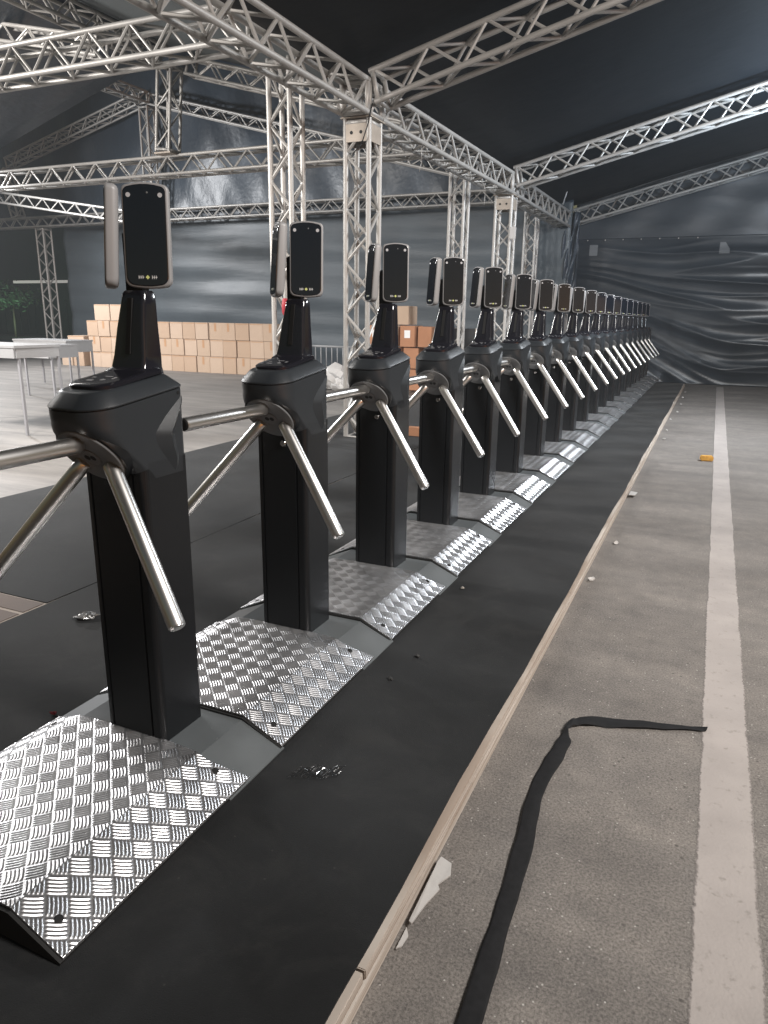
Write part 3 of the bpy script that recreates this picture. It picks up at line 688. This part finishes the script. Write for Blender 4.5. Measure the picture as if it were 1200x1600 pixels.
# ------------------------------------------------------------------ tread plates between the turnstiles
def make_tread():
    y0, y1 = 0.122, 0.712; st = 0.0014
    X = np.arange(-0.362, 0.3561, st); nx = len(X); ny = int((y1-y0)/st)+1
    x = np.repeat(X[None, :], ny, 0)
    far = y1 + 0.012*(1-np.clip(np.abs(X)/0.22, 0, 1)**2) + 0.42*np.clip(np.abs(X)-0.25, 0, 1)
    tt = np.linspace(0, 1, ny)[:, None]
    y = y0 + tt*(far[None, :]-y0)
    a = np.abs(x); z = np.where(a < 0.22, ZG, ZG-(a-0.22)/0.14*(ZG-0.067)) + np.where(a < 0.22, 0.0125, 0.0125-(a-0.22)/0.14*0.007)
    c = 0.0433; u = (x+y)/math.sqrt(2)/c + 40; v = (x-y)/math.sqrt(2)/c + 40
    i = np.floor(u); j = np.floor(v); a1 = u-i-0.5; b1 = v-j-0.5; sw = ((i+j) % 2) > 0.5
    A = np.where(sw, b1, a1); B = np.where(sw, a1, b1)
    A = A + 0.16*(B**2) - 0.02
    q = A*5.35; k = np.clip(np.round(q), -2, 2); d = np.abs(q-k)/0.36
    prof = np.clip(1-d**2, 0, 1)**0.8 * np.clip((0.47-np.abs(B))/0.10, 0, 1)**0.6
    z = z + 0.0016*prof
    V = np.stack([x, y, z], -1).reshape(-1, 3)
    I = np.arange(nx*ny).reshape(ny, nx)
    Q = np.stack([I[:-1, :-1], I[:-1, 1:], I[1:, 1:], I[1:, :-1]], -1).reshape(-1, 4)
    border = np.concatenate([I[0, :], I[1:, -1], I[-1, -2::-1], I[-2:0:-1, 0]])
    nb = len(border); low = V[border].copy(); low[:, 2] -= 0.005; base = len(V)
    V = np.concatenate([V, low]); k2 = np.arange(nb); k3 = (k2+1) % nb
    SK = np.stack([border[k2], base+k2, base+k3, border[k3]], -1)
    Q = np.concatenate([Q, SK]).astype(np.int32)
    me = bpy.data.meshes.new('tread_plate'); me.vertices.add(len(V)); me.vertices.foreach_set('co', V.astype(np.float32).ravel())
    me.loops.add(Q.size); me.loops.foreach_set('vertex_index', Q.ravel())
    me.polygons.add(len(Q)); me.polygons.foreach_set('loop_start', np.arange(0, Q.size, 4, dtype=np.int32)); me.polygons.foreach_set('loop_total', np.full(len(Q), 4, np.int32))
    sm = np.ones(len(Q), bool); sm[-nb:] = False; me.polygons.foreach_set('use_smooth', sm)
    me.update(calc_edges=True); me.validate(); me.materials.append(M['tread'])
    o = bpy.data.objects.new('tread_plate', me); C.objects.link(o)
    # black rubber pad showing along the plate's lip
    b = MB(); xs = [-0.361, -0.221, 0.221, 0.355]
    def ring(yv, fl): return [(x_, yv+(fl if abs(x_) > 0.3 else 0), zbase(x_)+(0.0068 if abs(x_) < 0.3 else 0.0004)) for x_ in xs] + [(x_, yv+(fl if abs(x_) > 0.3 else 0), zbase(x_)-0.004 if abs(x_) > 0.3 else 0.07) for x_ in xs[::-1]]
    b.loft([ring(0.114, 0), ring(0.705, 0.035)], smooth=False); b.build('rubber_pad', M['rubber'], o)
    for (px, py) in ((0.297, 0.168), (0.285, 0.70), (-0.30, 0.168), (-0.30, 0.69)):
        zz = zbase(px)+0.0125-(abs(px)-0.22)/0.14*0.007; nrm = Vector((0.40 if px > 0 else -0.40, 0, 1)).normalized()
        s = MB(); s.lathe((px, py, zz+0.0005), nrm, [(0.0095, -0.002), (0.0095, 0.0022), (0.006, 0.0026)], 14); s.build('bolt', M['void'], o)
    return o
P0 = make_tread()
for i in range(NU+1):
    o = P0 if i == 0 else copy_tree(P0)
    o.location = (X0, Y0 + S*(i-1), 0)
    if i == 0: lb = 'shiny tread plate in the bottom left corner before the first turnstile'
    elif i == NU: lb = 'shiny tread plate beyond the last turnstile at the far end'
    else: lb = f'shiny five-bar tread plate lying just beyond the {ordinal(i-1)} turnstile'
    tag(o, lb, 'tread plate', 'aluminium tread plates between the turnstiles')

# ------------------------------------------------------------------ cardboard boxes
def box_obj(w_, d_, h_, m, seam=True, lab=False):
    b = MB(); b.box(-w_/2, w_/2, 0, d_, 0.002, h_-0.003); o = b.build('cardboard_box', m, bevel=0.006)
    return o
words = 'first second third fourth fifth sixth seventh eighth ninth tenth eleventh twelfth thirteenth fourteenth fifteenth'.split()
def boxes():
    rnd = random.Random(11); wv = 0.362; hv = 0.368; bases = []
    for k in range(3):
        o = box_obj(wv*(1-0.012*(k+1)), 0.5, hv, M[('card', 'card_b', 'card_c')[k]]); bases.append(o)
        t = MB(); t.box(-0.028, 0.028, -0.0015, -0.0002, hv*0.5, hv-0.010) if k == 0 else t.box(-0.16, 0.16, -0.0015, -0.0002, hv*0.93, hv*0.965)
        t.build('packing_tape', M['tape_c'], o)
    used = set()
    def put(x, y, z, label, group, scl=(1, 1, 1)):
        k = rnd.randrange(3); o = bases[k] if k not in used else copy_tree(bases[k]); used.add(k)
        o.location = (x, y+rnd.uniform(-0.015, 0.015), z); o.rotation_euler = (0, 0, rnd.uniform(-0.015, 0.015)); o.scale = scl
        tag(o, label, 'cardboard box', group)
    rows = ('bottom', 'middle', 'top')
    for r in range(3):
        for c in range(15):
            put(-13.97+wv*(c+0.5)+(0.04 if r == 1 else 0)*0.5, 13.4, r*hv, f'tan cardboard box in the {rows[r]} row of the long stack, {words[c]} from its left end', 'boxes of the long cardboard stack')
    for c in range(2):
        put(-13.46+0.5*c, 13.42, 3*hv, ('left', 'right')[c]+' one of two wide cardboard boxes on top of the long stack', 'boxes of the long cardboard stack', (1.36, 1, 1.02))
    for c in range(2):
        put(-14.72+0.37*c, 13.4, 0, ('outer', 'inner')[c]+' cardboard box on the floor at the left end of the long stack', 'boxes of the long cardboard stack')
    put(-14.40, 13.42, hv, 'single pale cardboard box raised beside the left end of the long stack', 'boxes of the long cardboard stack', (1.5, 1, 0.99))
boxes()
def second_pile():
    rnd = random.Random(4)
    items = [(-5.02, 11.55, 1.16, .52, .36, .31, 'big plain cardboard box topmost on the pile behind the third turnstile', False),
             (-5.06, 11.5, 0.80, .26, .36, .355, 'reddish box left of the labelled ones under the big top box', False), (-4.74, 11.45, 0.80, .27, .36, .35, 'reddish box with a white label on the upper right of the small pile', True), (-4.45, 11.5, 0.80, .25, .36, .34, 'reddish box at the right edge of the small pile behind the fourth turnstile', False),
             (-5.36, 11.5, 0.80, .27, .36, .35, 'reddish box with a label behind the nearest main column, upper row', True),
             (-5.0, 11.45, 0.44, .27, .36, .35, 'reddish box with a white label in the middle of the small pile', True), (-4.69, 11.5, 0.44, .27, .36, .35, 'plain reddish box beside the labelled one in the middle row', False), (-5.34, 11.5, 0.44, .28, .36, .35, 'reddish box with a label behind the nearest main column, middle row', True),
             (-4.98, 11.48, 0.075, .28, .36, .355, 'reddish box in the bottom row of the small pile', False), (-4.66, 11.5, 0.075, .28, .36, .355, 'reddish bottom box of the small pile next to the fourth turnstile', False), (-5.32, 11.5, 0.075, .28, .36, .355, 'reddish bottom box of the small pile behind the nearest main column', False)]
    for x, y, z, w_, d_, h_, lb, lab in items:
        b = MB(); b.box(-w_/2, w_/2, 0, d_, 0.002, h_-0.004); o = b.build('cardboard_box', M['card'] if 'big' in lb else M['card2'], bevel=0.006)
        o.location = (x, y, z); o.rotation_euler = (0, 0, rnd.uniform(-0.05, 0.05)); tag(o, lb, 'cardboard box', 'boxes of the small pile')
        if lab:
            l = MB(); l.box(-0.055, 0.05, -0.0022, -0.0004, h_*0.42, h_*0.78); l.build('paper_label', M['label'], o)
    p = MB()
    for x in (-0.62, -0.36, -0.1, 0.16, 0.42): p.box(x, x+0.2, -0.05, 0.45, 0.05, 0.072)
    for y in (-0.04, 0.18, 0.38): p.box(-0.62, 0.62, y, y+0.06, 0.001, 0.0495)
    o = p.build('pallet', M['ply_top']); o.location = (-5.0, 11.45, 0); tag(o, 'wooden pallet under the small box pile', 'pallet')
    c = MB(); c.box(-0.25, 0.25, 0, 0.4, 0.03, 1.0); o = c.build('flight_case', M['case'], bevel=0.02); o.location = (-4.15, 12.6, 0.1)
    tag(o, 'black case standing behind the fifth turnstile', 'case')
    for sx in (-1, 1):
        e = MB(); e.box(sx*0.252-0.012, sx*0.252+0.012, -0.012, 0.41, 0.0, 1.01); e.build('corner_trim', M['alu_d'], o)
second_pile()

# ------------------------------------------------------------------ things in the hall
def table(name, x0, x1, y0, y1, h, ap, label):
    r = empty(name, ((x0+x1)/2, (y0+y1)/2, 0)); tag(r, label, 'table', 'white counter tables on the left')
    a = (x1-x0)/2; b = (y1-y0)/2
    t = MB(); t.box(-a, a, -b, b, h-0.03, h); t.build('table_top', M['white'], r, bevel=0.004)
    p = MB(); p.box(-a+.02, a-.02, -b+0.006, -b+0.022, h-ap, h-0.031); p.build('front_panel', M['white'], r)
    p = MB(); p.box(a-.024, a-.008, -b+.03, b-.02, h-ap, h-0.031); p.build('side_panel', M['white'], r)
    for sx in (-1, 1):
        for sy in (-1, 1):
            l = MB(); cx = sx*(a-.025); cy = sy*(b-.025); l.box(cx-.013, cx+.013, cy-.013+0.04*(sy < 0), cy+.013+0.04*(sy < 0), 0.002, h-ap-0.001 if sy < 0 else h-0.032); l.build('leg', M['legm'], r)
table('counter_table', -8.3, -6.62, 5.35, 5.95, 0.95, 0.13, 'white counter table nearest the left edge with thin legs')
table('counter_table', -9.9, -9.28, 8.1, 8.7, 0.80, 0.20, 'smaller white counter table behind the nearer one')
table('counter_table', -11.4, -10.1, 9.2, 9.8, 0.82, 0.20, 'white counter table with a pale panel before the cardboard stack')

def barrier():
    r = empty('crowd_barrier', (-8.3, 14.6, 0), 0); tag(r, 'white metal crowd barrier seen between the second and third turnstiles', 'barrier')
    f = MB(); f.tube((-0.95, 0, 0.06), (-0.95, 0, 0.62), 0.02); f.tube((0.95, 0, 0.06), (0.95, 0, 0.62), 0.02); f.tube((-0.95, 0, 0.62), (0.95, 0, 0.62), 0.025); f.tube((-0.95, 0, 0.16), (0.95, 0, 0.16), 0.02); f.build('frame', M['white'], r)
    b = MB()
    for k in range(13): b.tube((-0.84+k*0.14, 0, 0.165), (-0.84+k*0.14, 0, 0.61), 0.013, 6)
    b.build('bars', M['white'], r)
    for s in (-1, 1):
        l = MB(); l.tube((s*0.8, -0.25, 0.022), (s*0.8, 0.25, 0.022), 0.02); l.tube((s*0.8, 0, 0.022), (s*0.8, 0, 0.15), 0.02); l.build('foot', M['white'], r)
barrier()
def crumple(name, loc, size, m, label, cat, seed, n=3, sharp=0.35):
    rnd = random.Random(seed); bm = bmesh.new(); bmesh.ops.create_icosphere(bm, subdivisions=n, radius=1)
    ph = [(rnd.uniform(2, 6), rnd.uniform(2, 6), rnd.uniform(2, 6), rnd.uniform(0, 6)) for _ in range(6)]
    for v in bm.verts:
        k = 1 + sharp*sum(math.sin(a*v.co.x+b_*v.co.y+c*v.co.z+d) for a, b_, c, d in ph)/3 + rnd.uniform(-.12, .12)*sharp*2
        v.co = Vector((v.co.x*size[0], v.co.y*size[1], max(-0.02, v.co.z+0.75)*size[2]))*k
    lo = min(v.co.z for v in bm.verts)
    for v in bm.verts: v.co.z -= lo
    me = bpy.data.meshes.new(name); bm.to_mesh(me); bm.free(); me.materials.append(m)
    o = bpy.data.objects.new(name, me); C.objects.link(o); o.location = loc; tag(o, label, cat); return o
crumple('plastic_bag', (-6.45, 11.6, 0.001), (0.42, 0.3, 0.22), M['poly'], 'crumpled white plastic sheeting on the hall floor behind the second turnstile', 'plastic', 2)
crumple('plastic_bag', (-5.95, 11.4, 0.001), (0.22, 0.2, 0.12), M['poly'], 'smaller crumpled white plastic beside the bigger heap', 'plastic', 5)
crumple('foil_scrap', (-2.25, 2.02, 0.066), (0.045, 0.022, 0.014), M['foil'], 'crumpled silver foil on the black carpet left of the first turnstile', 'foil', 9, 3, 0.6).rotation_euler = (0, 0, 0.6)
crumple('red_scrap', (-1.775, 1.42, 0.066), (0.012, 0.008, 0.004), M['red'], 'tiny red scrap by the left ramp of the first turnstile', 'scrap', 3, 1)
crumple('grit', (-0.90, 2.09, 0.065), (0.010, 0.008, 0.006), M['crumb_d'], 'nearer dark crumb on the carpet beyond the clear wrapper', 'crumb', 4, 1)
crumple('grit', (-0.88, 2.29, 0.065), (0.011, 0.007, 0.006), M['crumb_d'], 'farther dark crumb on the carpet near the second tread plate', 'crumb', 6, 1)
crumple('grit', (-0.95, 3.04, 0.065), (0.010, 0.009, 0.006), M['crumb'], 'pale crumb on the carpet beside the third tread plate', 'crumb', 8, 1)
b = MB(); b.box(-0.055, 0.055, -0.04, 0.04, 0.002, 0.05); o = b.build('sponge', M['yellow'], bevel=0.008); o.location = (0.05, 7.45, 0); o.rotation_euler = (0, 0, 0.2); tag(o, 'small yellow foam block on the asphalt beside the white line', 'foam block')
# column foot wedges
b = MB(); b.box(-0.3, 0.35, -0.05, 0.05, 0.0, 0.09); o = b.build('wood_block', mat('orange_wood', (0.36, 0.17, 0.09), 0.7, noise=(6, 0.2))); o.location = (-3.05, 7.12, 0.065); tag(o, 'orange wooden block by the foot of the nearest main column', 'wood block')
# red strap on the hall column
b = MB(); b.lathe((0, 0, 0), (0, 0, 1), [(0.02, -0.08), (0.034, -0.05), (0.037, 0.02), (0.028, 0.07), (0.018, 0.085)], 14); o = b.build('red_strap', M['red']); o.location = (-3.93, 6.32, 1.37); tag(o, 'red cloth bundle tied to the nearest hall column behind the second turnstile', 'cloth bundle')
# bent rod
b = MB(); b.tube((-3.02, 15.0, 3.42), (-2.92, 15.0, 3.80), 0.014, 8); b.tube((-2.92, 15.0, 3.80), (-2.52, 15.0, 3.90), 0.014, 8); tag(b.build('bent_rod', M['white']), 'thin bent white rod sticking up from the far end of the main truss', 'rod')

# loose cords on the trusses
def cord(pts, label, m='rubber', r=0.006):
    b = MB()
    for p0, p1 in zip(pts, pts[1:]): b.tube(p0, p1, r, 6)
    tag(b.build('cord', M[m]), label, 'cord')
cord([(-3.17, 6.69, 3.20), (-3.20, 6.66, 3.02), (-3.27, 6.67, 2.86), (-3.37, 6.68, 2.78)], 'dark cord looping off the nearest corner block onto its column')
cord([(-3.20, 8.0, 3.12), (-3.19, 8.01, 2.95), (-3.21, 8.0, 2.84)], 'pale strand hanging under the main truss past the nearest column', 'alu', 0.004)
cord([(-3.20, 10.4, 3.12), (-3.18, 10.4, 2.96), (-3.19, 10.41, 2.82)], 'pale strand hanging under the main truss near the middle column', 'alu', 0.004)
b = MB(); b.box(-0.05, 0.05, -0.02, 0.02, -0.09, 0.09); o = b.build('plastic_tag', M['poly'], bevel=0.01); o.location = (-3.04, 11.46, 2.55); tag(o, 'white plastic wrapped round the middle main column', 'plastic')

# clear wrapper on the carpet
def wrapper():
    rnd = random.Random(2)
    def fn(u, v):
        return (-0.93+u*0.115+0.01*v, 1.452+v*0.065+u*0.05, 0.067+0.007*abs(math.sin(u*5.3+v*3))+0.004*math.sin(v*9+u*14)+0.003*rnd.random())
    vs = [fn(i/16, j/10) for j in range(11) for i in range(17)]
    fs = [(j*17+i, j*17+i+1, (j+1)*17+i+1, (j+1)*17+i) for j in range(10) for i in range(16)]
    m = MB(); m.add(vs, fs, False); o = m.build('plastic_wrapper', M['film'], auto=False); tag(o, 'clear crinkled plastic wrapper lying on the black carpet', 'wrapper')
wrapper()
# white plastic scraps caught along the platform edge
def scrap(pts, label, z=0.004, th=0.003, lift=0.0):
    m = MB(); n = len(pts); m.loft([[(x, y, z+lift*i/n) for i, (x, y) in enumerate(pts)], [(x, y, z+th+lift*i/n) for i, (x, y) in enumerate(pts)]], smooth=False)
    tag(m.build('plastic_scrap', M['poly']), label, 'plastic scrap', 'plastic scraps along the platform edge')
scrap([(-0.463, 1.20), (-0.455, 1.195), (-0.445, 1.26), (-0.432, 1.31), (-0.440, 1.322), (-0.422, 1.36), (-0.432, 1.395), (-0.462, 1.405), (-0.464, 1.385)], 'torn white plastic scrap sticking out from the near platform edge', 0.012, 0.004, 0.01)
scrap([(-0.464, 1.13), (-0.455, 1.14), (-0.452, 1.17), (-0.464, 1.19)], 'thin white plastic sliver under the near platform edge')
scrap([(-0.464, 5.55), (-0.42, 5.56), (-0.41, 5.66), (-0.462, 5.69)], 'small white plastic scrap at the platform edge midway down', 0.02)
rnd = random.Random(21)
for k in range(9):
    y = (3.6, 4.3, 8.6, 9.3, 10.4, 11.3, 12.4, 13.5, 14.6)[k]
    crumple('grit', (-0.44+rnd.uniform(-.01, .06), y, 0.001), (0.016, 0.016, 0.010), M['poly'], f'white crumb on the asphalt along the platform edge, {ordinal(k)} from the camera', 'crumb', 30+k, 1)['group'] = 'white crumbs along the platform edge'

# black ribbon on the asphalt
def ribbon():
    L_ = [(-0.300, 0.60, -0.245, 0.60), (-0.290, 1.03, -0.245, 1.06), (-0.300, 1.22, -0.258, 1.24), (-0.306, 1.40, -0.262, 1.42), (-0.318, 1.58, -0.270, 1.59), (-0.326, 1.70, -0.290, 1.74), (-0.330, 1.83, -0.284, 1.86), (-0.322, 1.95, -0.268, 1.98), (-0.306, 2.06, -0.265, 2.06), (-0.300, 2.13, -0.284, 2.12),
          (-0.292, 2.185, -0.280, 2.145), (-0.268, 2.225, -0.258, 2.175), (-0.225, 2.255, -0.215, 2.200), (-0.165, 2.275, -0.160, 2.215), (-0.09, 2.292, -0.085, 2.245), (-0.02, 2.305, -0.018, 2.272), (0.05, 2.326, 0.05, 2.300), (0.105, 2.346, 0.107, 2.320), (0.128, 2.350, 0.124, 2.326)]
    rr = random.Random(12); fine = []
    for p0, p1 in zip(L_, L_[1:]):
        for q in (0, 0.33, 0.67): fine.append(tuple(u_+(w_-u_)*q + rr.uniform(-.0035, .0035) for u_, w_ in zip(p0, p1)))
    L_ = fine + [L_[-1]]; vs = []
    for k, (a, b_, c, d) in enumerate(L_):
        zz = 0.0075 + 0.003*math.sin(k*0.6) + (0.012 if 27 <= k <= 31 else 0)
        for q in (0, 0.5, 1): vs.append((a+(c-a)*q, b_+(d-b_)*q, zz + (0.003 if q == 0.5 else 0) + (0.003*math.sin(k*0.8) if q == 1 else 0)))
    n = len(L_); m = MB(); m.add(vs, [(3*k+q, 3*k+q+1, 3*k+q+4, 3*k+q+3) for k in range(n-1) for q in range(2)], True)
    o = m.build('ribbon', M['ribbon'], auto=False); s = o.modifiers.new('b', 'SUBSURF'); s.levels = s.render_levels = 2
    md = o.modifiers.new('s', 'SOLIDIFY'); md.thickness = 0.0016
    tag(o, 'long black fabric ribbon lying twisted on the asphalt', 'ribbon')
ribbon()

# ------------------------------------------------------------------ outside, through the opening on the left
def outside():
    f = MB(); f.box(-60, -23.5, 29.9, 30.1, 0.0, 14.0); r = f.build('boundary_wall', M['fence_g']); tag(r, 'dark green boundary wall outside the left opening', 'wall')
    s = MB()
    for k in range(60): s.box(-59+k*0.6, -58.9+k*0.6, 29.84, 29.895, 0.1, 1.9)
    s.build('rib', M['fence_g'], r)
    t = MB(); t.box(-31.6, -28.0, 25.95, 26.05, 2.60, 2.72); tag(t.build('tube_light', M['tube']), 'long pale tube light outside the left opening', 'light')
    rnd = random.Random(8); lf = MB()
    for k in range(420):
        c = Vector((-32.4+rnd.gauss(0, .7), 26.4+rnd.gauss(0, .5), 2.0+rnd.gauss(0, .3))); a = Vector((rnd.gauss(0, 1), rnd.gauss(0, 1), rnd.gauss(0, 1))).normalized(); b_ = a.orthogonal().normalized()
        lf.add([c-a*.13, c+b_*.04, c+a*.13, c-b_*.04], [(0, 1, 2, 3)])
    root = empty('shrub', (-32.4, 26.4, 0)); tag(root, 'green lit shrub outside the left opening', 'shrub')
    o = lf.build('foliage', M['leaf'], None, weld=False, auto=False); o.parent = root; o.matrix_parent_inverse = Matrix.Translation((32.4, -26.4, 0))
    st = MB(); st.tube((0, 0, 0), (0.05, 0, 1.7), 0.05, 8, r1=0.03); st.build('stem', M['ply_top'], root)
outside()
lamp('tree_uplight', (-31.5, 25.6, 0.4), (-32.4, 26.4, 2.0), 25, 0.3, (0.5, 1.0, 0.6))

# ------------------------------------------------------------------ thin volume added in place of lens glare, lifting the blacks
def glare_haze(density):
    b = MB(); b.box(-76, 23, -15, 61, -1.0, 16.0)
    m = bpy.data.materials.new('glare_haze'); m.use_nodes = True; n = m.node_tree.nodes; l = m.node_tree.links
    n.remove(n['Principled BSDF']); v = n.new('ShaderNodeVolumePrincipled'); v.inputs['Color'].default_value = (0.86, 0.93, 1.0, 1); v.inputs['Density'].default_value = density
    l.new(v.outputs[0], n['Material Output'].inputs['Volume'])
    o = b.build('glare_haze', m); tag(o, kind='stuff')
glare_haze(0.0018)
